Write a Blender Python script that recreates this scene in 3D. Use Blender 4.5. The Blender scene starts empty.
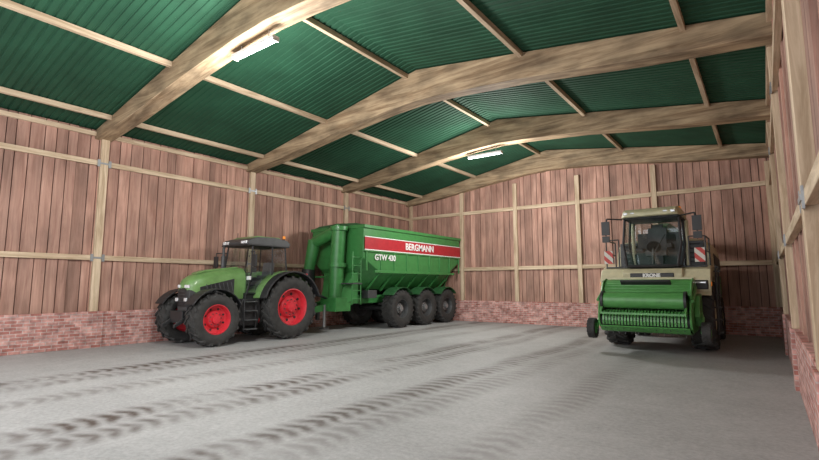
import bpy, bmesh, math, random
from mathutils import Vector, Matrix, Euler
random.seed(4)
S=bpy.context.scene
S.view_settings.view_transform='Standard'
# ---------------------------------------------------------------- materials
def newmat(n):
    m=bpy.data.materials.new(n); m.use_nodes=True
    nt=m.node_tree; b=nt.nodes['Principled BSDF']; return m,nt,b
def N(nt,t,**k):
    n=nt.nodes.new(t)
    for a,v in k.items(): setattr(n,a,v)
    return n
def plain(n,c,rough=.5,metal=0,var=.12,scale=6,emit=0,coat=0):
    m,nt,b=newmat(n)
    tc=N(nt,'ShaderNodeTexCoord'); no=N(nt,'ShaderNodeTexNoise'); no.inputs['Scale'].default_value=scale; no.inputs['Detail'].default_value=5
    nt.links.new(tc.outputs['Object'],no.inputs['Vector'])
    r=N(nt,'ShaderNodeValToRGB'); r.color_ramp.elements[0].position=.3; r.color_ramp.elements[1].position=.7
    r.color_ramp.elements[0].color=(*[x*(1-var) for x in c],1); r.color_ramp.elements[1].color=(*[min(1,x*(1+var)) for x in c],1)
    nt.links.new(no.outputs['Fac'],r.inputs['Fac']); nt.links.new(r.outputs['Color'],b.inputs['Base Color'])
    b.inputs['Roughness'].default_value=rough; b.inputs['Metallic'].default_value=metal
    b.inputs['Coat Weight'].default_value=coat
    if emit:
        b.inputs['Emission Color'].default_value=(*c,1); b.inputs['Emission Strength'].default_value=emit
    return m
M={}
M['green']=plain('tractor_green_paint',(.145,.28,.09),.38,coat=.2)
M['dgreen']=plain('dark_green_paint',(.03,.11,.04),.4)
M['wgreen']=plain('trailer_green_paint',(.045,.21,.055),.4,coat=.1)
M['hgreen']=plain('harvester_green_paint',(.08,.27,.07),.38,coat=.1)
M['beige']=plain('beige_paint',(.58,.53,.35),.45)
M['roofbeige']=plain('cab_roof_paint',(.52,.49,.31),.45)
M['red']=plain('red_rim_paint',(.62,.03,.045),.4)
M['stripe']=plain('red_stripe_paint',(.42,.02,.03),.4)
M['white']=plain('white_paint',(.8,.8,.78),.45,var=.04)
M['black']=plain('black_plastic',(.022,.022,.024),.5)
M['dgrey']=plain('dark_grey_metal',(.075,.077,.08),.5,.3)
M['mgrey']=plain('seat_fabric',(.13,.13,.135),.8)
M['grey']=plain('grey_metal',(.3,.31,.32),.4,.6)
M['lgrey']=plain('light_grey_paint',(.5,.5,.5),.45)
M['tyre']=plain('tyre_rubber',(.035,.034,.033),.75,var=.3)
M['orange']=plain('amber_lens',(.8,.25,.02),.3,emit=.2)
M['lamp']=plain('headlight_glass',(.8,.82,.85),.1,metal=.3)
M['tube']=plain('fluorescent_tube',(.9,1,.97),.4,emit=2.0,var=0)
M['dark']=plain('dark_backing',(.03,.02,.016),.9)
m,nt,b=newmat('tinted_glass')
tr=N(nt,'ShaderNodeBsdfTransparent'); tr.inputs[0].default_value=(.8,.84,.84,1)
gl=N(nt,'ShaderNodeBsdfGlossy'); gl.inputs['Roughness'].default_value=.05; gl.inputs[0].default_value=(.9,.95,1,1)
mx=N(nt,'ShaderNodeMixShader'); mx.inputs[0].default_value=.12
nt.links.new(tr.outputs[0],mx.inputs[1]); nt.links.new(gl.outputs[0],mx.inputs[2]); nt.links.new(mx.outputs[0],nt.nodes['Material Output'].inputs['Surface'])
M['glass']=m
m,nt,b=newmat('warning_stripes')
tc=N(nt,'ShaderNodeTexCoord'); w=N(nt,'ShaderNodeTexWave'); w.bands_direction='DIAGONAL'; w.inputs['Scale'].default_value=2.2
nt.links.new(tc.outputs['Object'],w.inputs['Vector']); r=N(nt,'ShaderNodeValToRGB'); r.color_ramp.interpolation='CONSTANT'
r.color_ramp.elements[0].color=(.6,.58,.52,1); r.color_ramp.elements[1].position=.5; r.color_ramp.elements[1].color=(.5,.04,.03,1)
nt.links.new(w.outputs['Fac'],r.inputs['Fac']); nt.links.new(r.outputs['Color'],b.inputs['Base Color']); M['warn']=m
def wood(n,c1,c2,axis,rough=.75,island=0.0,sc=1.0,p0=.36,p1=.62,knots=False,klo=.5,kx=2.2):
    m,nt,b=newmat(n)
    tc=N(nt,'ShaderNodeTexCoord'); mp=N(nt,'ShaderNodeMapping')
    s=[9*sc,9*sc,9*sc]; s['xyz'.index(axis)]=.7*sc; mp.inputs['Scale'].default_value=s
    nt.links.new(tc.outputs['Object'],mp.inputs['Vector'])
    geo=N(nt,'ShaderNodeNewGeometry')
    add=N(nt,'ShaderNodeVectorMath',operation='ADD'); nt.links.new(mp.outputs[0],add.inputs[0])
    mul=N(nt,'ShaderNodeMath',operation='MULTIPLY'); mul.inputs[1].default_value=37; nt.links.new(geo.outputs['Random Per Island'],mul.inputs[0])
    nt.links.new(mul.outputs[0],add.inputs[1])
    no=N(nt,'ShaderNodeTexNoise'); no.inputs['Scale'].default_value=1; no.inputs['Detail'].default_value=8; no.inputs['Roughness'].default_value=.65; no.inputs['Distortion'].default_value=.6
    nt.links.new(add.outputs[0],no.inputs['Vector'])
    r=N(nt,'ShaderNodeValToRGB'); r.color_ramp.elements[0].position=p0; r.color_ramp.elements[1].position=p1
    r.color_ramp.elements[0].color=(*c1,1); r.color_ramp.elements[1].color=(*c2,1)
    nt.links.new(no.outputs['Fac'],r.inputs['Fac'])
    hs=N(nt,'ShaderNodeHueSaturation'); nt.links.new(r.outputs['Color'],hs.inputs['Color'])
    mr=N(nt,'ShaderNodeMapRange'); mr.inputs['To Min'].default_value=1-island; mr.inputs['To Max'].default_value=1+island
    nt.links.new(geo.outputs['Random Per Island'],mr.inputs['Value'])
    if knots:
        mp2=N(nt,'ShaderNodeMapping'); s2=[kx,kx,kx]; s2['xyz'.index(axis)]=kx*.45; mp2.inputs['Scale'].default_value=s2
        nt.links.new(tc.outputs['Object'],mp2.inputs['Vector'])
        n2=N(nt,'ShaderNodeTexNoise'); n2.inputs['Scale'].default_value=1.3; n2.inputs['Detail'].default_value=3; nt.links.new(mp2.outputs[0],n2.inputs['Vector'])
        m2=N(nt,'ShaderNodeMapRange'); m2.inputs['From Min'].default_value=.32; m2.inputs['From Max'].default_value=.6; m2.inputs['To Min'].default_value=klo; m2.inputs['To Max'].default_value=1.12
        nt.links.new(n2.outputs['Fac'],m2.inputs['Value'])
        mm=N(nt,'ShaderNodeMath',operation='MULTIPLY'); nt.links.new(mr.outputs[0],mm.inputs[0]); nt.links.new(m2.outputs[0],mm.inputs[1]); nt.links.new(mm.outputs[0],hs.inputs['Value'])
    else: nt.links.new(mr.outputs[0],hs.inputs['Value'])
    nt.links.new(hs.outputs[0],b.inputs['Base Color']); b.inputs['Roughness'].default_value=rough
    bp=N(nt,'ShaderNodeBump'); bp.inputs['Strength'].default_value=.3; bp.inputs['Distance'].default_value=.01
    nt.links.new(no.outputs['Fac'],bp.inputs['Height']); nt.links.new(bp.outputs[0],b.inputs['Normal'])
    return m
M['plank']=wood('weathered_red_boards',(.26,.13,.095),(.48,.285,.22),'z',island=.26,p0=.3,p1=.68,knots=True,klo=.75,kx=1.5)
M['beamx']=wood('glulam_beam_wood',(.19,.12,.065),(.43,.315,.195),'x',sc=.8,knots=True,klo=.6)
M['paley']=wood('pale_timber_y',(.38,.27,.17),(.66,.52,.37),'y',island=.08)
M['palex']=wood('pale_timber_x',(.38,.27,.17),(.66,.52,.37),'x',island=.08)
M['palez']=wood('pale_timber_z',(.38,.27,.17),(.66,.52,.37),'z',island=.08)
def brick(n,horiz):
    m,nt,b=newmat(n)
    tc=N(nt,'ShaderNodeTexCoord'); sx=N(nt,'ShaderNodeSeparateXYZ'); nt.links.new(tc.outputs['Object'],sx.inputs[0])
    cb=N(nt,'ShaderNodeCombineXYZ'); nt.links.new(sx.outputs[horiz],cb.inputs[0]); nt.links.new(sx.outputs['Z'],cb.inputs[1])
    br=N(nt,'ShaderNodeTexBrick'); br.inputs['Scale'].default_value=1; br.inputs['Brick Width'].default_value=.25; br.inputs['Row Height'].default_value=.083
    br.inputs['Mortar Size'].default_value=.008; br.inputs['Color1'].default_value=(.38,.135,.11,1); br.inputs['Color2'].default_value=(.62,.35,.31,1); br.inputs['Mortar'].default_value=(.52,.43,.40,1)
    nt.links.new(cb.outputs[0],br.inputs['Vector'])
    no=N(nt,'ShaderNodeTexNoise'); no.inputs['Scale'].default_value=7; no.inputs['Detail'].default_value=8; nt.links.new(tc.outputs['Object'],no.inputs['Vector'])
    mr=N(nt,'ShaderNodeMapRange'); mr.inputs['From Min'].default_value=.3; mr.inputs['From Max'].default_value=.7; mr.inputs['To Min'].default_value=.6; mr.inputs['To Max'].default_value=1.3
    nt.links.new(no.outputs['Fac'],mr.inputs['Value'])
    hs=N(nt,'ShaderNodeHueSaturation'); nt.links.new(br.outputs['Color'],hs.inputs['Color']); nt.links.new(mr.outputs[0],hs.inputs['Value'])
    nt.links.new(hs.outputs[0],b.inputs['Base Color']); b.inputs['Roughness'].default_value=.85
    bp=N(nt,'ShaderNodeBump'); bp.inputs['Strength'].default_value=.5; bp.inputs['Distance'].default_value=.01; bp.invert=True
    nt.links.new(br.outputs['Fac'],bp.inputs['Height']); nt.links.new(bp.outputs[0],b.inputs['Normal'])
    return m
M['brickY']=brick('brick_y','Y'); M['brickX']=brick('brick_x','X')
m,nt,b=newmat('green_corrugated_sheet')
tc=N(nt,'ShaderNodeTexCoord'); no=N(nt,'ShaderNodeTexNoise'); no.inputs['Scale'].default_value=1.2; no.inputs['Detail'].default_value=6
nt.links.new(tc.outputs['Object'],no.inputs['Vector']); r=N(nt,'ShaderNodeValToRGB')
r.color_ramp.elements[0].position=.3;r.color_ramp.elements[1].position=.7
r.color_ramp.elements[0].color=(.011,.052,.027,1); r.color_ramp.elements[1].color=(.017,.076,.040,1)
nt.links.new(no.outputs['Fac'],r.inputs['Fac']); nt.links.new(r.outputs['Color'],b.inputs['Base Color']); b.inputs['Roughness'].default_value=.75
b.inputs['Specular IOR Level'].default_value=.3
M['sheet']=m
def floor_mat():
    m,nt,b=newmat('worn_concrete')
    L=nt.links.new
    tc=N(nt,'ShaderNodeTexCoord'); sx=N(nt,'ShaderNodeSeparateXYZ'); L(tc.outputs['Object'],sx.inputs[0])
    def mth(op,a,c=None,v=None,clamp=False):
        n=N(nt,'ShaderNodeMath',operation=op); n.use_clamp=clamp
        for i,q in enumerate((a,c,v)):
            if q is None: continue
            if isinstance(q,(int,float)): n.inputs[i].default_value=q
            else: L(q,n.inputs[i])
        return n.outputs[0]
    def noise(s,d=6,rough=.6,off=0):
        n=N(nt,'ShaderNodeTexNoise'); n.inputs['Scale'].default_value=s; n.inputs['Detail'].default_value=d; n.inputs['Roughness'].default_value=rough
        mp=N(nt,'ShaderNodeMapping'); mp.inputs['Location'].default_value=(off,off,0); L(tc.outputs['Object'],mp.inputs[0]); L(mp.outputs[0],n.inputs['Vector'])
        return n.outputs['Fac']
    big=noise(.5,5); fine=noise(16,8,.8); med=noise(3,6)
    v=mth('ADD',mth('MULTIPLY',fine,.6),mth('ADD',mth('MULTIPLY',big,.22),mth('MULTIPLY',med,.18)))
    r=N(nt,'ShaderNodeValToRGB'); r.color_ramp.elements[0].position=.36; r.color_ramp.elements[1].position=.64
    r.color_ramp.elements[0].color=(.27,.268,.268,1); r.color_ramp.elements[1].color=(.49,.488,.485,1); L(v,r.inputs['Fac'])
    X=mth('ADD',sx.outputs['X'],mth('MULTIPLY',mth('SUBTRACT',noise(.3,2,.5,5),.5),.7)); Y=mth('ADD',sx.outputs['Y'],mth('MULTIPLY',noise(2.5,3,.6,3),.22))
    mask=None
    for xc,amp in ((-10.7,1.0),(-10.1,.6),(-8.7,.45),(-6.95,1.0),(-6.3,.8),(-4.6,.9),(-4.0,.5),(-2.5,.4)):
        d=mth('ABSOLUTE',mth('SUBTRACT',X,xc))
        inside=mth('MULTIPLY',mth('SUBTRACT',.38,d),4.0,None,True)
        ph=mth('MULTIPLY',mth('ADD',Y,mth('MULTIPLY',d,.35)),2*math.pi/.24)
        tread=mth('ADD',mth('MULTIPLY',mth('SINE',ph),.38),.62,None,True)
        t=mth('MULTIPLY',mth('MULTIPLY',inside,tread),amp)
        mask=t if mask is None else mth('MAXIMUM',mask,t)
    patch=mth('MULTIPLY',mth('SUBTRACT',noise(.4,5,.65,11),.32),5,None,True)
    mask=mth('MULTIPLY',mth('MULTIPLY',mask,patch),mth('MULTIPLY',mth('SUBTRACT',mth('ADD',mth('MULTIPLY',fine,.6),mth('MULTIPLY',med,.6)),.30),3.4,None,True),None,True)
    mixn=N(nt,'ShaderNodeMix'); mixn.data_type='RGBA'; L(mask,mixn.inputs[0]); L(r.outputs['Color'],mixn.inputs[6]); mixn.inputs[7].default_value=(.075,.055,.046,1)
    L(mixn.outputs[2],b.inputs['Base Color']); b.inputs['Roughness'].default_value=.62
    bp=N(nt,'ShaderNodeBump'); bp.inputs['Strength'].default_value=.3; bp.inputs['Distance'].default_value=.01; L(fine,bp.inputs['Height']); L(bp.outputs[0],b.inputs['Normal'])
    return m
M['floor']=floor_mat()
# ---------------------------------------------------------------- mesh builder
class B:
    def __init__(s): s.bm=bmesh.new(); s.mats=[]
    def mi(s,m):
        if m not in s.mats: s.mats.append(m)
        return s.mats.index(m)
    def _f(s,vs,m,smooth=True):
        try: f=s.bm.faces.new(vs)
        except ValueError: return
        f.material_index=s.mi(m); f.smooth=smooth
    def hexa(s,p,m):
        v=[s.bm.verts.new(q) for q in p]
        for q in ((0,1,2,3),(7,6,5,4),(0,4,5,1),(1,5,6,2),(2,6,7,3),(3,7,4,0)): s._f([v[i] for i in q],m)
    def box(s,c,d,m,rot=(0,0,0)):
        R=Euler(rot).to_matrix(); c=Vector(c); h=[x/2 for x in d]
        s.hexa([c+R@Vector((a*h[0],b_*h[1],z*h[2])) for z in (-1,1) for a,b_ in ((-1,-1),(1,-1),(1,1),(-1,1))],m)
    def prism(s,pts,a0,a1,m,axis='x'):
        def P(q,a):
            return (a,q[0],q[1]) if axis=='x' else ((q[0],a,q[1]) if axis=='y' else (q[0],q[1],a))
        A=[s.bm.verts.new(P(q,a0)) for q in pts]; C=[s.bm.verts.new(P(q,a1)) for q in pts]; n=len(pts)
        s._f(A,m); s._f(C[::-1],m)
        for i in range(n): s._f([A[i],A[(i+1)%n],C[(i+1)%n],C[i]],m)
    def band(s,pts,t,a0,a1,m):
        n=len(pts); out=[]
        for i in range(n):
            p=Vector(pts[max(0,i-1)]); q=Vector(pts[min(n-1,i+1)]); d=(q-p).normalized(); nn=Vector((-d.y,d.x))
            out.append(Vector(pts[i])+nn*t)
        for i in range(n-1):
            s.prism([pts[i],pts[i+1],tuple(out[i+1]),tuple(out[i])],a0,a1,m)
    def cyl(s,p0,p1,r,m,r1=None,n=14):
        p0=Vector(p0);p1=Vector(p1);d=(p1-p0).normalized(); r1=r if r1 is None else r1
        u=d.orthogonal().normalized(); w=d.cross(u)
        A=[];C=[]
        for i in range(n):
            a=2*math.pi*i/n; o=u*math.cos(a)+w*math.sin(a)
            A.append(s.bm.verts.new(p0+o*r)); C.append(s.bm.verts.new(p1+o*r1))
        s._f(A,m);s._f(C[::-1],m)
        for i in range(n): s._f([A[i],A[(i+1)%n],C[(i+1)%n],C[i]],m)
    def tube(s,pts,r,m,n=8):
        for a,b_ in zip(pts[:-1],pts[1:]): s.cyl(a,b_,r,m,n=n)
    def lathe(s,prof,c,m,n=40):
        c=Vector(c); rings=[]
        for x,r in prof:
            if r<1e-5: rings.append([s.bm.verts.new(c+Vector((x,0,0)))]*n)
            else: rings.append([s.bm.verts.new(c+Vector((x,r*math.cos(2*math.pi*i/n),r*math.sin(2*math.pi*i/n)))) for i in range(n)])
        for A,C in zip(rings[:-1],rings[1:]):
            for i in range(n):
                j=(i+1)%n; q=[]
                for v in (A[i],A[j],C[j],C[i]):
                    if v not in q: q.append(v)
                if len(q)>2: s._f(q,m)
    def loft(s,rings,m,caps=True):
        R=[[s.bm.verts.new(p) for p in r] for r in rings]; n=len(R[0])
        for A,C in zip(R[:-1],R[1:]):
            for i in range(n): s._f([A[i],A[(i+1)%n],C[(i+1)%n],C[i]],m)
        if caps: s._f(R[0],m); s._f(R[-1][::-1],m)
    def done(s,name,parent=None,bevel=0,loc=(0,0,0),ang=35):
        bmesh.ops.recalc_face_normals(s.bm,faces=s.bm.faces)
        me=bpy.data.meshes.new(name); s.bm.to_mesh(me); s.bm.free()
        for m in s.mats: me.materials.append(M[m])
        me.set_sharp_from_angle(angle=math.radians(ang))
        o=bpy.data.objects.new(name,me); S.collection.objects.link(o); o.location=loc
        if parent: o.parent=parent
        if bevel:
            bv=o.modifiers.new('bevel','BEVEL'); bv.width=bevel; bv.segments=2; bv.limit_method='ANGLE'; bv.angle_limit=math.radians(40)
        return o
def empty(n,loc,sc=1):
    e=bpy.data.objects.new(n,None); S.collection.objects.link(e); e.location=loc; e.scale=(sc,sc,sc); return e
# ---------------------------------------------------------------- shed shell
XL,XR,YB,YF=-15.0,.47,20.1,-1.2
XC=(XL+XR)/2; RID=7.58; EL=6.08; ER=6.48
def roofz(x): return RID-(RID-EL)*(XC-x)/(XC-XL) if x<XC else RID-(RID-ER)*(x-XC)/(XR-XC)
b=B(); b.box(((XL+XR)/2,(YF+YB)/2,-.1),(XR-XL+.8,YB-YF+.8,.2),'floor'); b.done('floor')
PLH=.97
def planks(b,along,fixed,a0,a1,z0,ztop,sgn):
    a=a0
    while a<a1-.02:
        w=random.uniform(.2,.34); e=min(a+w,a1); off=random.choice((0,.045,.045,.02))
        zt0,zt1=ztop(a),ztop(e)
        f0=fixed; f1=fixed+sgn*(.03+off); g=.010
        lo,hi=a+g,e-g
        if along=='y': P=[(f0,lo,z0),(f1,lo,z0),(f1,hi,z0),(f0,hi,z0),(f0,lo,zt0),(f1,lo,zt0),(f1,hi,zt1),(f0,hi,zt1)]
        else: P=[(lo,f0,z0),(lo,f1,z0),(hi,f1,z0),(hi,f0,z0),(lo,f0,zt0),(lo,f1,zt0),(hi,f1,zt1),(hi,f0,zt1)]
        b.hexa(P,'plank'); a=e
BY=[.5,5.4,10.3,15.2,20.0]
for nm,fx,sg,EZ in (('wall_left',XL,1,EL),('wall_right',XR,-1,ER)):
    b=B(); b.box((fx-sg*.1,(YF+YB)/2,EZ/2),(.2,YB-YF,EZ),'dark'); wl=b.done(nm)
    b=B(); planks(b,'y',fx,YF,YB,PLH,lambda a:EZ-.01,sg); b.done('boards',wl)
    b=B(); b.box((fx+sg*.075,(YF+YB)/2,PLH/2),(.15,YB-YF,PLH),'brickY')
    for y in BY[:-1]: b.box((fx+sg*.1,y,PLH/2),(.2,.5,PLH+.02),'brickY')
    b.done('brick_plinth',wl,bevel=.008)
    b=B()
    for y in BY[:-1]: b.box((fx+sg*.1,y,(PLH+5.9)/2),(.14,.2,5.9-PLH-.02),'palez')
    b.done('posts',wl,bevel=.008)
    b=B()
    for z in (2.45,5.12):
        for y0,y1 in zip([YF]+BY[:-1],BY[:-1]+[YB]): b.box((fx+sg*.11,(y0+y1)/2,z),(.09,y1-y0-.22,.14),'paley')
    b.box((fx+sg*.10,(YF+YB)/2,EZ-.14),(.1,YB-YF,.12),'paley')
    b.done('rails',wl,bevel=.006)
    b=B()
    for y in BY[:-1]:
        for z in (2.45,5.12):
            for dy in (-.14,.14): b.box((fx+sg*.165,y+dy,z),(.02,.07,.2),'grey')
            b.box((fx+sg*.178,y,z),(.012,.34,.05),'grey')
    b.done('brackets',wl)
b=B(); b.prism([(XL,0),(XR,0),(XR,ER),(XC,RID),(XL,EL)],YB,YB+.2,'dark',axis='y'); wb=b.done('wall_back')
b=B(); planks(b,'x',YB,XL,XR,PLH,lambda a:roofz(a)-.01,-1); b.done('boards',wb)
b=B(); b.box((XC,YB-.075,PLH/2),(XR-XL,.15,PLH),'brickX'); b.done('brick_plinth',wb,bevel=.008)
PX=[-11.7,-8.9,-6.1,-3.2]
b=B()
for x in PX: b.box((x,YB-.10,(PLH+6.3)/2),(.18,.14,6.3-PLH),'palez')
b.box((XL+.2,YB-.10,(PLH+5.9)/2),(.18,.14,5.9-PLH),'palez'); b.box((XR-.15,YB-.10,(PLH+5.9)/2),(.18,.14,5.9-PLH),'palez')
b.done('posts',wb,bevel=.008)
b=B(); xs=[XL+.2]+PX+[XR-.15]
for z in (2.45,5.15):
    for a,c in zip(xs[:-1],xs[1:]): b.box(((a+c)/2,YB-.11,z),(c-a-.19,.1,.16),'palex')
b.done('rails',wb,bevel=.006)
b=B()
for xe in (XL-.25,XR+.25):
    xi=XC; y=YF; p=.17
    prof=[(0,0),(.10,0),(.115,.022),(.155,.022),(.17,0)]
    A=[];C=[];ys=[]
    while y<YB:
        for dy,dz in prof[:-1]: ys.append((y+dy,dz))
        y+=p
    for yy,dz in ys:
        A.append(b.bm.verts.new((xi,yy,RID+dz))); C.append(b.bm.verts.new((xe,yy,roofz(xe)+dz)))
    for i in range(len(A)-1): b._f([A[i],A[i+1],C[i+1],C[i]],'sheet',False)
b.done('ceiling')
for i,x in enumerate((-13.95,-10.8,-7.6,-4.25,-.95)):
    z=roofz(x)-.075
    b=B(); b.box((x,(YF+YB-.3)/2,z),(.10,YB-YF-.3,.13),'paley'); b.done('roof_purlin',bevel=.006)
for y in BY:
    top=[(XL+.02,EL-.02),(XC,RID-.03),(XR-.02,ER-.02)]
    bot=[(XR-.02,6.02),(XR-2.2,6.20),(XC+3.0,6.50),(XC+1.0,6.64),(XC,6.67),(XC-1.0,6.61),(XC-3.0,6.38),(XL+2.2,6.02),(XL+.02,5.80)]
    b=B(); b.prism(top+bot,y-.25,y+.09 if y>19 else y+.17,'beamx',axis='y'); b.done('roof_beam',bevel=.015)
for y in (BY[0],BY[1],BY[3]):  # fitting on the nearest beam is out of view, added for extra light
    b=B(); b.box((0,0,0),(1.35,.16,.07),'lgrey'); b.box((0,0,-.05),(1.2,.09,.03),'tube')
    for sx_ in (-.45,.45): b.cyl((sx_,0,.03),(sx_,0,.26),.012,'grey',n=8)
    b.box((-.66,0,-.045),(.03,.14,.05),'lgrey'); b.box((.66,0,-.045),(.03,.14,.05),'lgrey')
    o=b.done('tube_ceiling_lamp',loc=(-7.9,y,6.43),bevel=.005)
    ld=bpy.data.lights.new('lamp_light','POINT'); ld.energy=250 if y<1 else 860; ld.shadow_soft_size=.5; ld.color=(1,.99,.96)
    lo=bpy.data.objects.new('lamp_light',ld); S.collection.objects.link(lo); lo.parent=o; lo.location=(0,0,-1.2)
# ---------------------------------------------------------------- wheels
def wheel(name,parent,loc,r,w,rr,rim,s,nl=20,lug=.05,hubmat=None,chev=True,steer=0):
    b=B(); R=r-lug
    prof=[(-.40,rr),(-.46,rr+.12*(R-rr)),(-.5,rr+.5*(R-rr)),(-.485,rr+.8*(R-rr)),(-.43,R*.975),(-.25,R*.995),(0,R),(.25,R*.995),(.43,R*.975),(.485,rr+.8*(R-rr)),(.5,rr+.5*(R-rr)),(.46,rr+.12*(R-rr)),(.40,rr)]
    b.lathe([(x*w,q) for x,q in prof],(0,0,0),'tyre',48)
    def pt(x,q,t): return (x,q*math.cos(t),q*math.sin(t))
    for i in range(nl):
        for sd in (-1,1):
            t0=2*math.pi*(i+(.5 if sd>0 else 0))/nl; dt=(.75 if chev else .05)*2*math.pi/nl; wt=.36*2*math.pi/nl
            x0=sd*(-.02*w); x1=sd*.40*w; x2=sd*.50*w
            segs=[(x0,t0,R-.01,r),(x1,t0+dt,R*.96,r*.985),(x2,t0+dt*1.1,rr+.78*(R-rr),rr+.9*(r-rr))]
            for (xa,ta,ia,oa),(xb,tb,ib,ob) in zip(segs[:-1],segs[1:]):
                b.hexa([pt(xa,ia,ta),pt(xa,ia,ta+wt),pt(xb,ib,tb+wt),pt(xb,ib,tb),pt(xa,oa,ta+wt*.1),pt(xa,oa,ta+wt*.9),pt(xb,ob,tb+wt*.9),pt(xb,ob,tb+wt*.1)],'tyre')
    h=hubmat or rim
    b.lathe([(s*.41*w,rr*1.02),(s*.42*w,rr*.97),(s*.36*w,rr*.93),(s*.13*w,rr*.88),(s*.08*w,rr*.62),(s*.2*w,rr*.52)],(0,0,0),rim,40)
    b.lathe([(s*.2*w,rr*.52),(s*.22*w,rr*.3),(s*.36*w,rr*.27),(s*.38*w,rr*.1),(s*.38*w,0)],(0,0,0),h,24)
    b.lathe([(-s*.4*w,rr),(-s*.25*w,rr*.85),(-s*.25*w,0)],(0,0,0),rim,32)
    for i in range(10):
        t=2*math.pi*i/10; q=rr*.42
        b.cyl(pt(s*.18*w,q,t),pt(s*.27*w,q,t),rr*.035,'dgrey',n=6)
    for i in range(8):
        t=2*math.pi*(i+.5)/8; b.cyl(pt(s*.09*w,rr*.72,t),pt(s*.125*w,rr*.72,t),rr*.075,'black',n=10)
    o=b.done(name,parent,loc=loc); o.rotation_euler=(random.uniform(0,1),0,steer); return o
def hring(y,hw,zb,zt,k=.3):
    h=zt-zb; L=[(-hw*.92,zb),(-hw,zb+.3*h),(-hw,zb+.62*h),(-hw*.92,zb+.84*h),(-hw*.66,zb+.955*h),(-hw*.3,zt)]
    return [(x,y,z) for x,z in L]+[(-x,y,z) for x,z in L[::-1]]
def arc(cy,cz,r,a0,a1,n=12):
    return [(cy+r*math.cos(math.radians(a0+(a1-a0)*i/n)),cz+r*math.sin(math.radians(a0+(a1-a0)*i/n))) for i in range(n+1)]
# ---------------------------------------------------------------- tractor
T=empty('tractor',(-13.30,8.78,0),.955)
FA,RA=-1.3,1.38
for s_,n_ in ((1,'left'),(-1,'right')):
    wheel('wheel_front_'+n_,T,(s_*.86,FA,.78),.78,.54,.43,'red',s_,18,.045,'red')
    wheel('wheel_rear_'+n_,T,(s_*.90,RA,1.05),1.05,.66,.60,'red',s_,20,.055)
b=B()
b.loft([hring(-1.80,.24,1.38,1.80),hring(-1.74,.32,1.30,1.95),hring(-1.58,.385,1.22,2.07),hring(-1.25,.43,1.18,2.17),hring(-.65,.46,1.22,2.27),hring(0,.5,1.28,2.34)],'green')
b.prism([(-1.50,2.10),(-1.2,2.18),(-.1,2.32),(-.1,2.37),(-1.2,2.235),(-1.45,2.15)],-.17,.17,'green')
b.done('bonnet',T,bevel=.01)
b=B()
b.loft([hring(-1.83,.22,1.2,1.66),hring(-1.77,.345,1.08,1.72),hring(-1.55,.405,1.05,1.76)],'black')
for z in (1.3,1.4,1.5,1.6): b.box((0,-1.84,z),(.42,.02,.02),'dgrey')
for s_ in (-1,1):
    b.hexa([(s_*.43,-1.45,1.3),(s_*.465,-.4,1.35),(s_*.48,-.4,1.35),(s_*.445,-1.45,1.3),(s_*.40,-1.5,1.72),(s_*.465,-.4,1.98),(s_*.48,-.4,1.98),(s_*.43,-1.5,1.72)],'black')
    for i in range(7): b.box((s_*.475,-1.28+i*.14,1.6),(.012,.03,.42+.02*i),'dgrey',(.25,0,0))
    b.box((s_*.24,-1.80,1.74),(.16,.06,.09),'lamp',(0,0,s_*.3)); b.box((s_*.25,-1.84,1.35),(.13,.04,.1),'lamp')
    b.prism([(-1.0,1.16),(-.05,1.22),(-.05,1.34),(-1.2,1.28)],*sorted((s_*.44,s_*.49)),'green')
b.done('grille_and_vents',T,bevel=.006)
b=B()
b.box((0,-.8,1.0),(.5,2.0,.45),'dgrey'); b.box((0,.85,1.1),(.7,1.6,.8),'dgrey')
b.cyl((-.8,FA,.8),(.8,FA,.8),.13,'dgrey'); b.cyl((-.85,RA,1.08),(.85,RA,1.08),.2,'dgrey')
b.box((0,FA,.82),(.6,.4,.35),'dgrey'); b.box((0,-1.82,.85),(.7,.3,.35),'black')
for s_ in (-1,1):
    b.hexa([(s_*.3,-2.2,.55),(s_*.38,-2.2,.55),(s_*.38,-1.8,.75),(s_*.3,-1.8,.75),(s_*.3,-2.2,.65),(s_*.38,-2.2,.65),(s_*.38,-1.8,.9),(s_*.3,-1.8,.9)],'black')
    b.cyl((s_*.35,1.9,.6),(s_*.42,2.35,.55),.045,'dgrey'); b.cyl((s_*.38,2.0,1.3),(s_*.42,2.3,.6),.03,'grey')
b.box((0,2.05,.75),(.3,.6,.3),'dgrey'); b.box((0,2.25,.6),(.12,.5,.08),'dgrey')
b.done('chassis',T,bevel=.015)
b=B()
for s_ in (-1,1):
    a,c=sorted((s_*.48,s_*.90)); b.prism([(-.42,.55),(.2,.5),(.3,.9),(.25,1.35),(-.35,1.35),(-.5,1.0)],a,c,'black')
for i in range(4):
    b.box((.96,-.12,.42+i*.28),(.26,.40,.035),'dgrey')
for yy in (-.33,.09): b.box((.95,yy,.85),(.05,.03,.95),'black')
b.done('fuel_tank_and_steps',T,bevel=.02)
b=B()
for s_ in (-1,1):
    P=arc(RA,1.05,1.15,165,18,14)
    a,c=sorted((s_*.58,s_*.92)); b.band(P,.06,a,c,'green')
    c0,c1=sorted((s_*.92,s_*1.25)); b.band(P,.05,c0,c1,'black')
    f0,f1=sorted((s_*.56,s_*.60)); b.prism([(RA-.9,1.25)]+P[1:-1]+[(RA+.9,1.25)],f0,f1,'green')
    g0,g1=sorted((s_*.62,s_*1.10)); b.band(arc(FA,.78,.86,150,25,10),.035,g0,g1,'black')
    b.cyl((s_*.5,FA,1.2),(s_*.85,FA,1.66),.025,'black')
    b.box((s_*1.13,RA+.55,2.12),(.18,.05,.1),'stripe')
b.done('fenders',T,bevel=.01)
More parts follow.
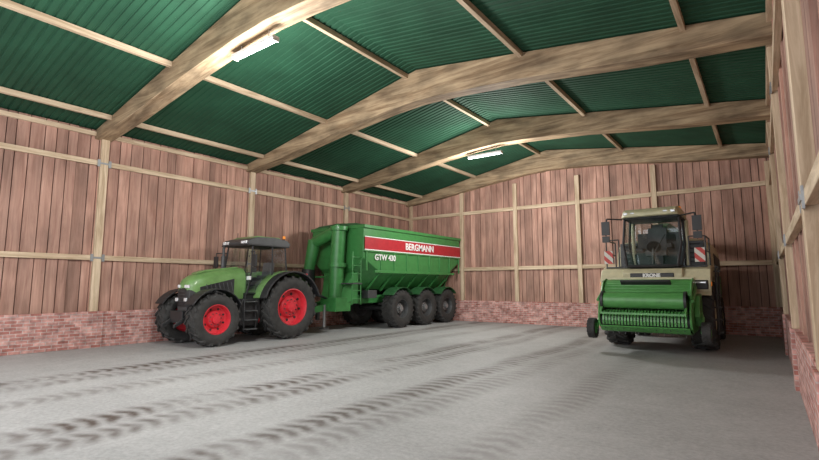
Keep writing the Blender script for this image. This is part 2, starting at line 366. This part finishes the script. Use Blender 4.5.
def cab(parent,bot,top,zb,zt,y,pm,bulge=.08,name='cab_frame',t=.035):
    fb,ft,rb,rt=y; zm=zb+.45*(zt-zb); mid=max(bot,top)+bulge
    b=B()
    def lerp(a,c,k): return a+(c-a)*k
    for s_ in (-1,1):
        for yb,yt in ((fb,ft),(rb,rt),((fb+rb)/2+.1,(ft+rt)/2+.12)):
            b.tube([(s_*bot,yb,zb),(s_*mid,lerp(yb,yt,.45),zm),(s_*top,yt,zt)],t,pm)
        b.tube([(s_*bot,fb,zb),(s_*bot,rb,zb)],t,pm); b.tube([(s_*top,ft,zt),(s_*top,rt,zt)],t,pm)
    for yy,z,hw in ((fb,zb,bot),(ft,zt,top),(rb,zb,bot),(rt,zt,top)): b.tube([(-hw,yy,z),(hw,yy,z)],t,pm)
    b.done(name,parent)
    b=B()
    def quad(p): b._f([b.bm.verts.new(q) for q in p],'glass')
    for s_ in (-1,1):
        fm=lerp(fb,ft,.45); rm=lerp(rb,rt,.45)
        quad([(s_*bot,fb,zb),(s_*bot,rb,zb),(s_*mid,rm,zm),(s_*mid,fm,zm)]); quad([(s_*mid,fm,zm),(s_*mid,rm,zm),(s_*top,rt,zt),(s_*top,ft,zt)])
    for yb,yt in ((fb,ft),(rb,rt)):
        ym=lerp(yb,yt,.45)
        quad([(-bot,yb,zb),(bot,yb,zb),(mid,ym,zm),(-mid,ym,zm)]); quad([(-mid,ym,zm),(mid,ym,zm),(top,yt,zt),(-top,yt,zt)])
    b.done(name.replace('frame','glass'),parent)
cab(T,.64,.68,1.5,3.07,(-.05,.08,1.42,1.38),'black',bulge=.08,t=.026)
b=B()
b.prism([(-.1,3.07),(1.5,3.07),(1.56,3.17),(1.42,3.29),(.9,3.36),(.25,3.34),(-.04,3.25),(-.14,3.16)],-.74,.74,'dgrey')
b.prism([(.15,3.31),(1.3,3.31),(1.2,3.39),(.3,3.39)],-.58,.58,'green')
b.box((0,.68,3.075),(1.5,1.65,.05),'black')
for s_ in (-1,1):
    for xx in (.42,.60): b.box((s_*xx,-.12,3.16),(.14,.06,.09),'lamp')
    b.box((s_*.55,1.57,3.18),(.18,.06,.1),'lamp')
b.cyl((.58,1.4,3.25),(.58,1.4,3.36),.035,'black'); b.cyl((.58,1.4,3.36),(.58,1.4,3.46),.05,'orange')
b.cyl((-.5,.3,3.3),(-.5,.3,3.55),.012,'black')
b.done('cab_roof',T,bevel=.02)
b=B()
b.box((0,.68,1.42),(1.2,1.5,.2),'black'); b.box((0,.95,1.85),(.5,.5,.14),'mgrey'); b.box((0,1.2,2.2),(.48,.14,.7),'mgrey',(-.12,0,0)); b.box((0,.95,1.6),(.3,.3,.35),'black')
b.cyl((0,.2,1.5),(0,.42,2.0),.04,'black'); b.cyl((0,.41,2.0),(0,.44,2.03),.19,'black',n=20)
b.box((.33,.8,2.05),(.12,.5,.1),'dgrey'); b.box((-.46,1.0,1.9),(.22,.8,.3),'black')
b.done('cab_interior',T,bevel=.02)
b=B()
b.tube([(-.60,-.15,1.6),(-.60,-.15,2.0)],.05,'grey'); b.cyl((-.60,-.15,2.0),(-.60,-.15,2.75),.07,'dgrey'); b.tube([(-.60,-.15,2.75),(-.60,-.15,3.0),(-.64,-.05,3.12)],.045,'dgrey')
for s_ in (-1,1):
    b.tube([(s_*.68,.03,2.85),(s_*1.08,-.12,2.85),(s_*1.08,-.12,2.3)],.018,'black'); b.box((s_*1.08,-.12,2.55),(.22,.05,.38),'black'); b.box((s_*1.08,-.12,2.25),(.2,.05,.16),'black')
    b.tube([(s_*.66,-.02,2.7),(s_*.8,-.12,2.7)],.02,'black'); b.box((s_*.85,-.14,2.0),(.14,.08,.12),'lamp')
b.done('exhaust_and_mirrors',T,bevel=.008)
# ---------------------------------------------------------------- grain cart
W=empty('grain_cart',(-13.1,12.9,0))
for i,y in enumerate((2.4,4.12,5.8)):
    for s_,n_ in ((1,'left'),(-1,'right')): wheel('wheel_%s_%d'%(n_,i+1),W,(s_*1.1,y,.76),.76,.58,.38,'dgrey',s_,22,.03,'grey',chev=True)
b=B()
LB=6.85
def xsec(y,zt,zm,zb,hw,hb):
    return [(-hb,y,zb),(hb,y,zb),(hw,y,zm),(hw,y,zt),(-hw,y,zt),(-hw,y,zm)]
b.loft([xsec(0.0,3.82,2.7,2.3,1.38,.9),xsec(.9,3.86,2.2,1.55,1.4,.6),xsec(5.7,3.86,2.2,1.45,1.4,.6),xsec(LB,3.82,2.8,2.4,1.38,.9)],'wgreen')
b.done('hopper_body',W,bevel=.02)
b=B()
for s_ in (-1,1):
    b.box((s_*1.41,LB/2,3.86),(.1,LB+.04,.12),'wgreen'); b.box((s_*1.42,LB/2,2.95),(.05,LB,.05),'wgreen')
    for i in range(9):
        y=.15+i*(LB-.3)/8
        b.box((s_*1.415,y,2.6),(.04,.07,.75),'wgreen')
        if 0<i<8: b.hexa([(s_*1.36,y-.04,2.2),(s_*1.44,y-.04,2.2),(s_*1.44,y+.04,2.2),(s_*1.36,y+.04,2.2),(s_*.62,y-.04,1.5),(s_*.72,y-.04,1.45),(s_*.72,y+.04,1.45),(s_*.62,y+.04,1.5)],'wgreen')
    b.box((s_*1.41,LB/2,2.2),(.08,LB-1.2,.1),'wgreen')
b.box((0,0.02,3.86),(2.9,.1,.12),'wgreen'); b.box((0,LB-.03,3.86),(2.9,.1,.12),'wgreen')
b.loft([[(-1.4,y,3.9),(-1.0,y,4.0),(0,y,4.05),(1.0,y,4.0),(1.4,y,3.9)] for y in (.0,LB)],'dgreen')
b.done('body_ribs_and_cover',W,bevel=.01)
b=B()
b.box((1.425,LB/2,3.24),(.012,LB-.06,.44),'stripe'); b.box((1.43,LB/2,3.0),(.014,LB-.06,.035),'white'); b.box((1.43,LB/2,3.48),(.014,LB-.06,.03),'white')
b.box((-1.425,LB/2,3.24),(.012,LB-.06,.44),'stripe')
b.done('side_stripe',W)
def text(s_,size,loc,parent,mat,name,rot):
    c=bpy.data.curves.new(name,'FONT'); c.body=s_; c.size=size; c.extrude=.006; c.offset=.008; c.align_x='CENTER'; c.align_y='CENTER'
    o=bpy.data.objects.new(name,c); S.collection.objects.link(o); c.materials.append(M[mat]); o.parent=parent; o.location=loc; o.rotation_euler=rot
    return o
text('BERGMANN',.38,(1.44,3.5,3.24),W,'white','lettering',(math.pi/2,0,math.pi/2))
text('GTW 430',.30,(1.44,1.2,2.73),W,'white','model_lettering',(math.pi/2,0,math.pi/2))
b=B()
for s_ in (-1,1): b.box((s_*.5,3.4,1.15),(.14,6.5,.3),'wgreen')
for y in (2.4,4.12,5.8):
    b.cyl((-1.0,y,.76),(1.0,y,.76),.09,'dgrey'); 
    for s_ in (-1,1): b.box((s_*.6,y,.95),(.1,1.1,.09),'dgrey')
for y in (.4,1.4,3.2,5,6.6): b.box((0,y,1.15),(1.1,.14,.22),'wgreen')
for s_ in (-1,1):
    b.hexa([(s_*.42,.3,.95),(s_*.56,.3,.95),(s_*.56,.3,1.25),(s_*.42,.3,1.25),(s_*.1,-1.75,.65),(s_*.22,-1.75,.65),(s_*.22,-1.75,.85),(s_*.1,-1.75,.85)],'wgreen')
    a,c=sorted((s_*.82,s_*1.42))
    for y in (2.4,4.12,5.8): b.band(arc(y,.76,.84,140,40,6),.02,a,c,'dgreen')
b.box((0,-1.85,.72),(.2,.4,.12),'wgreen'); b.cyl((0,-2.02,.66),(0,-2.02,.8),.09,'dgrey')
b.box((0,-.9,.72),(.12,.12,.55),'dgrey'); b.cyl((.35,-.9,.2),(.35,-.9,1.0),.05,'grey'); b.box((.35,-.9,.16),(.25,.25,.04),'dgrey')
b.box((.8,1.0,1.35),(.35,.5,.3),'dgrey'); b.box((0,6.7,1.0),(2.4,.08,.16),'wgreen')
for s_ in (-1,1):
    b.box((s_*1.0,6.75,1.0),(.25,.03,.12),'stripe')
    b.tube([(s_*.7,6.3,1.3),(s_*.9,6.65,2.4)],.05,'wgreen'); b.tube([(s_*.7,.4,1.3),(s_*.9,.2,2.3)],.05,'wgreen')
b.done('chassis',W,bevel=.012)
b=B()
b.cyl((.35,-.38,1.15),(.5,-.38,3.7),.27,'wgreen',n=24); b.cyl((.5,-.38,3.7),(.5,-.38,3.86),.33,'wgreen',n=24); b.cyl((.45,-.38,2.35),(.45,-.38,2.5),.33,'wgreen',n=24)
b.cyl((.5,-.38,3.75),(-.75,-.45,3.3),.22,'wgreen',n=20); b.cyl((-.75,-.45,3.4),(-1.0,-.5,2.2),.25,'wgreen',n=20,r1=.2)
b.cyl((-1.0,-.5,2.3),(-1.05,-.52,1.7),.24,'black',r1=.3,n=16)
b.box((.35,-.35,1.0),(.8,.75,.5),'wgreen'); b.hexa([(-.4,-.5,.9),(.6,-.5,.9),(.9,.2,1.2),(-.9,.2,1.2),(-.4,-.3,1.5),(.6,-.3,1.5),(.9,.25,2.3),(-.9,.25,2.3)],'wgreen')
b.box((1.0,-.2,1.75),(.6,.5,.05),'dgrey')
for yy in (-.42,.02): b.tube([(1.25,yy,1.0),(1.25,yy,2.9)],.022,'wgreen')
for z in (1.2,1.5,1.8,2.1,2.4,2.7): b.tube([(1.25,-.42,z),(1.25,.02,z)],.018,'wgreen')
b.tube([(-.2,-.3,2.0),(-1.3,-.3,2.0),(-1.3,-.3,1.0),(-.2,-.3,1.0)],.03,'wgreen')
for i in range(4): b.tube([(.2+.04*i,-.7,1.2),(.1+.04*i,-1.2,1.35+.03*i),(0,-1.7,1.0),(-.1+.05*i,-2.0,1.2)],.014,'black',n=6)
b.done('unloading_auger',W,bevel=.008)
# ---------------------------------------------------------------- forage harvester
H=empty('forage_harvester',(-2.42,14.95,0),.96)
for s_,n_ in ((1,'left'),(-1,'right')):
    wheel('wheel_front_'+n_,H,(s_*1.10,0,.95),.95,.60,.45,'beige',s_,20,.05)
    wheel('wheel_rear_'+n_,H,(s_*1.10,3.2,.7),.70,.5,.35,'beige',s_,18,.04)
b=B()
b.box((0,2.2,1.15),(1.1,4.7,.5),'dgrey'); b.cyl((-.9,0,.95),(.9,0,.95),.2,'dgrey'); b.cyl((-.9,3.2,.7),(.9,3.2,.7),.12,'dgrey')
b.prism([(-1.3,.7),(.3,.8),(.3,1.7),(-.4,1.75),(-1.4,1.45)],-.5,.5,'black')
b.done('chassis',H,bevel=.02)
b=B()
def bring(y,hw,zb,zt):
    L=[(-hw*.96,zb),(-hw,zb+.15),(-hw,zt-.42),(-hw*.96,zt-.2),(-hw*.82,zt-.05),(-hw*.55,zt)]
    return [(x,y,z) for x,z in L]+[(-x,y,z) for x,z in L[::-1]]
b.loft([bring(.75,1.26,2.08,3.12),bring(1.1,1.33,2.08,3.18),bring(3.2,1.33,2.05,3.15),bring(4.2,1.26,2.05,3.02),bring(4.65,1.05,2.15,2.75)],'beige')
b.prism([(1.1,1.3),(4.3,1.3),(4.5,2.07),(.75,2.12),(.8,1.6)],-1.27,1.27,'hgreen')
for s_ in (-1,1):
    a,c=sorted((s_*1.32,s_*1.345)); b.prism([(1.1,2.3),(3.3,2.25),(3.2,2.6),(1.1,2.7)],a,c,'black')
b.box((0,.70,2.6),(2.3,.06,.95),'dgrey')
for i in range(7): b.box((0,.66,2.2+i*.13),(2.1,.03,.04),'black')
b.done('engine_body',H,bevel=.03)
b=B()
for s_ in (-1,1):
    a,c=sorted((s_*.70,s_*1.38))
    b.band(arc(0,.95,1.08,150,20,12),.05,a,c,'beige'); b.prism([(-.95,1.60),(-.2,2.06),(.7,2.08),(.7,2.3),(-.35,2.3),(-.75,2.2),(-.93,1.95)],a,c,'beige')
    a,c=sorted((s_*.74,s_*1.32)); b.prism([(-1.0,1.66),(-.93,1.66),(-.9,1.9),(-.97,1.9)],a,c,'black')
    b.box((s_*1.16,-.95,1.80),(.25,.06,.14),'lamp'); b.box((s_*1.36,-.88,1.80),(.08,.08,.12),'orange')
b.prism([(-.95,1.95),(-.98,2.1),(-.85,2.22),(-.4,2.26),(-.3,1.93)],-.75,.75,'beige'); b.box((0,-.98,2.03),(1.1,.04,.14),'black')
b.box((0,.05,2.28),(2.6,1.2,.05),'dgrey')
b.done('front_fenders',H,bevel=.05)
text('KRONE',.13,(0,-1.005,2.03),H,'white','lettering',(math.pi/2,0,0))
cab(H,.64,.70,2.3,3.70,(-.85,-.6,.6,.62),'black',bulge=.04,t=.035)
b=B()
b.loft([[(x*k,y,z) for x in (-1,1)]+[(x*k*.9,y,z+h) for x in (1,-1)] for k,y,z,h in ((.6,-.95,3.72,.10),(.74,-.85,3.70,.2),(.78,-.5,3.70,.28),(.78,.5,3.70,.27),(.7,.75,3.72,.16))],'roofbeige')
b.box((0,-.1,3.70),(1.46,1.5,.05),'black')
for s_ in (-1,1):
    b.tube([(s_*.72,.62,2.3),(s_*.74,.62,3.7)],.06,'beige')
for xx in (-.6,-.42,.42,.6): b.box((xx,-.92,3.80),(.13,.06,.08),'lamp')
for s_ in (-1,1):
    b.cyl((s_*.62,.3,3.93),(s_*.62,.3,3.99),.05,'black',n=12); b.cyl((s_*.62,.3,3.99),(s_*.62,.3,4.08),.05,'orange',n=12)
b.done('cab_roof',H,bevel=.04)
b=B()
b.box((0,-.1,2.32),(1.25,1.3,.06),'black'); b.box((0,.1,2.7),(.55,.5,.16),'mgrey'); b.box((0,.35,3.1),(.5,.16,.75),'mgrey',(-.1,0,0)); b.box((0,.1,2.48),(.35,.35,.3),'black'); b.box((0,.42,3.5),(.3,.1,.18),'mgrey')
b.cyl((0,-.55,2.35),(0,-.4,2.85),.04,'black'); b.cyl((0,-.42,2.85),(0,-.38,2.88),.19,'black',n=20)
b.box((.38,-.05,2.9),(.14,.6,.12),'black'); b.box((-.42,0,2.8),(.2,.5,.1),'black'); b.box((.45,-.4,3.1),(.25,.05,.2),'black',(0,0,.4))
b.box((0,.58,2.85),(1.2,.04,1.0),'dgrey')
b.tube([(-.1,-.70,2.4),(.35,-.64,3.2)],.012,'black')
b.done('cab_interior',H,bevel=.02)
b=B()
for s_ in (-1,1):
    b.tube([(s_*.75,-.7,3.68),(s_*1.12,-.95,3.70),(s_*1.16,-.95,3.2)],.022,'black'); b.box((s_*1.16,-.95,3.42),(.22,.07,.40),'black'); b.box((s_*1.16,-.95,3.1),(.2,.07,.18),'black')
    b.tube([(s_*1.28,-.5,2.3),(s_*1.28,-.5,3.1),(s_*1.28,.6,3.1),(s_*1.28,.6,2.3)],.02,'dgrey'); b.tube([(s_*1.28,-.5,2.7),(s_*1.28,.6,2.7)],.016,'dgrey')
    b.tube([(s_*.9,-.6,2.3),(s_*.9,-.6,3.1),(s_*1.28,-.5,3.1)],.018,'dgrey')
for i in range(6): b.box((1.44,.05*i,.5+i*.33),(.16,.45,.035),'dgrey')
for yy in (-.22,.62): b.tube([(1.44,yy-.1,.45),(1.44,yy+.15,2.3)],.025,'dgrey')
b.done('mirrors_rails_and_ladder',H)
for s_,n_ in ((1,'left'),(-1,'right')):
    b=B(); b.box((0,0,0),(.24,.03,.38),'warn'); o=b.done('warning_panel_'+n_,H,loc=(s_*1.16,-.75,2.58))
b=B()
b.cyl((0,1.1,3.05),(0,1.1,3.4),.28,'hgreen',n=20)
b.loft([[(-.17,y,z),(.17,y,z),(.17,y,z+.3),(-.17,y,z+.3)] for y,z in ((1.0,3.3),(1.6,3.45),(3.0,3.45),(4.2,3.4),(4.7,3.25))],'hgreen')
b.done('discharge_spout',H,bevel=.02)
# pickup header
b=B(); HW=1.02
sp=[(-1.15,.62),(-1.15,1.75),(-1.3,1.90),(-1.6,1.95),(-1.9,1.86),(-2.15,1.6),(-2.42,1.25),(-2.5,.95),(-2.4,.7),(-2.1,.6)]
for s_ in (-1,1):
    a,c=sorted((s_*HW,s_*(HW+.05))); b.prism(sp,a,c,'hgreen')
    a,c=sorted((s_*(HW+.05),s_*(HW+.17))); b.prism([(-1.3,.8),(-1.3,1.55),(-1.8,1.5),(-2.0,1.0),(-1.7,.75)],a,c,'hgreen')
b.box((0,-1.18,1.15),(2*HW,.06,1.05),'hgreen')
b.band(arc(-1.55,1.40,.52,170,60,10)[::-1],.05,-HW,HW,'hgreen')
b.box((0,-1.30,1.93),(2*HW+.1,.12,.10),'beige'); b.box((0,-1.93,1.83),(1.2,.05,.18),'black',(.8,0,0))
b.done('pickup_frame',H,bevel=.02)
b=B()
b.cyl((-HW+.04,-2.35,1.38),(HW-.04,-2.35,1.38),.20,'hgreen',n=28)
for s_ in (-1,1):
    b.cyl((s_*(HW-.1),-2.35,1.38),(s_*(HW-.04),-2.35,1.38),.24,'black',n=28); b.tube([(s_*(HW+.07),-2.35,1.38),(s_*(HW+.07),-1.6,1.7)],.04,'hgreen')
b.cyl((-HW+.04,-1.75,1.05),(HW-.04,-1.75,1.05),.16,'dgreen',n=20)
for s_ in (-1,1):
    for i in range(60):
        t=i/60*4*2*math.pi*s_; t2=(i+1)/60*4*2*math.pi*s_
        x0=s_*(HW-.06-(i/60)*.8); x1=s_*(HW-.06-((i+1)/60)*.8)
        P=[]
        for x,q,tt in ((x0,.15,t),(x0,.33,t),(x1,.33,t2),(x1,.15,t2)): P.append(Vector((x,-1.75+q*math.cos(tt),1.05+q*math.sin(tt))))
        b._f([b.bm.verts.new(p) for p in P],'grey')
b.done('feed_rollers',H)
b=B()
n=26
for i in range(n):
    x=-HW+.08+i*(2*HW-.16)/(n-1)
    b.band(arc(-2.2,.86,.27,200,-20,10)[::1],.015,x-.024,x+.024,'hgreen')
    if i%2==0:
        for a in (150,185,215,250): b.cyl((x+.04,-2.2+.22*math.cos(math.radians(a)),.86+.22*math.sin(math.radians(a))),(x+.04,-2.2+.36*math.cos(math.radians(a)),.86+.36*math.sin(math.radians(a))),.007,'dgrey',n=5)
b.cyl((-HW,-2.2,.86),(HW,-2.2,.86),.2,'black',n=20)
b.band([(-2.5,.72),(-2.35,.6),(-2.0,.55),(-1.2,.6)],.03,-HW,HW,'hgreen')
b.box((0,-2.62,1.06),(2*HW-.1,.05,.05),'hgreen')
for s_ in (-1,1): b.tube([(s_*(HW-.06),-2.62,1.06),(s_*(HW-.06),-2.35,1.4)],.03,'hgreen')
b.done('tine_drum',H)
for s_,n_ in ((1,'left'),(-1,'right')):
    wheel('gauge_wheel_'+n_,H,(s_*(HW+.30),-2.1,.62),.27,.2,.14,'hgreen',s_,16,.012)
    b=B(); b.tube([(s_*(HW+.2),-2.1,.62),(s_*(HW+.2),-1.7,.95),(s_*(HW+.1),-1.5,1.2)],.04,'hgreen'); b.done('gauge_wheel_arm_'+n_,H)
# ---------------------------------------------------------------- world + camera
w=bpy.data.worlds.new('sky'); S.world=w; w.use_nodes=True
bg=w.node_tree.nodes['Background']; bg.inputs[0].default_value=(.95,.97,1,1); bg.inputs[1].default_value=2.4
cd=bpy.data.cameras.new('camera'); cam=bpy.data.objects.new('camera',cd); S.collection.objects.link(cam)
cam.location=(0,0,1.7); cam.rotation_euler=(math.radians(96.6),0,math.radians(36.7)); cd.sensor_width=36; cd.lens=36*475/819; cd.clip_start=.05
S.camera=cam
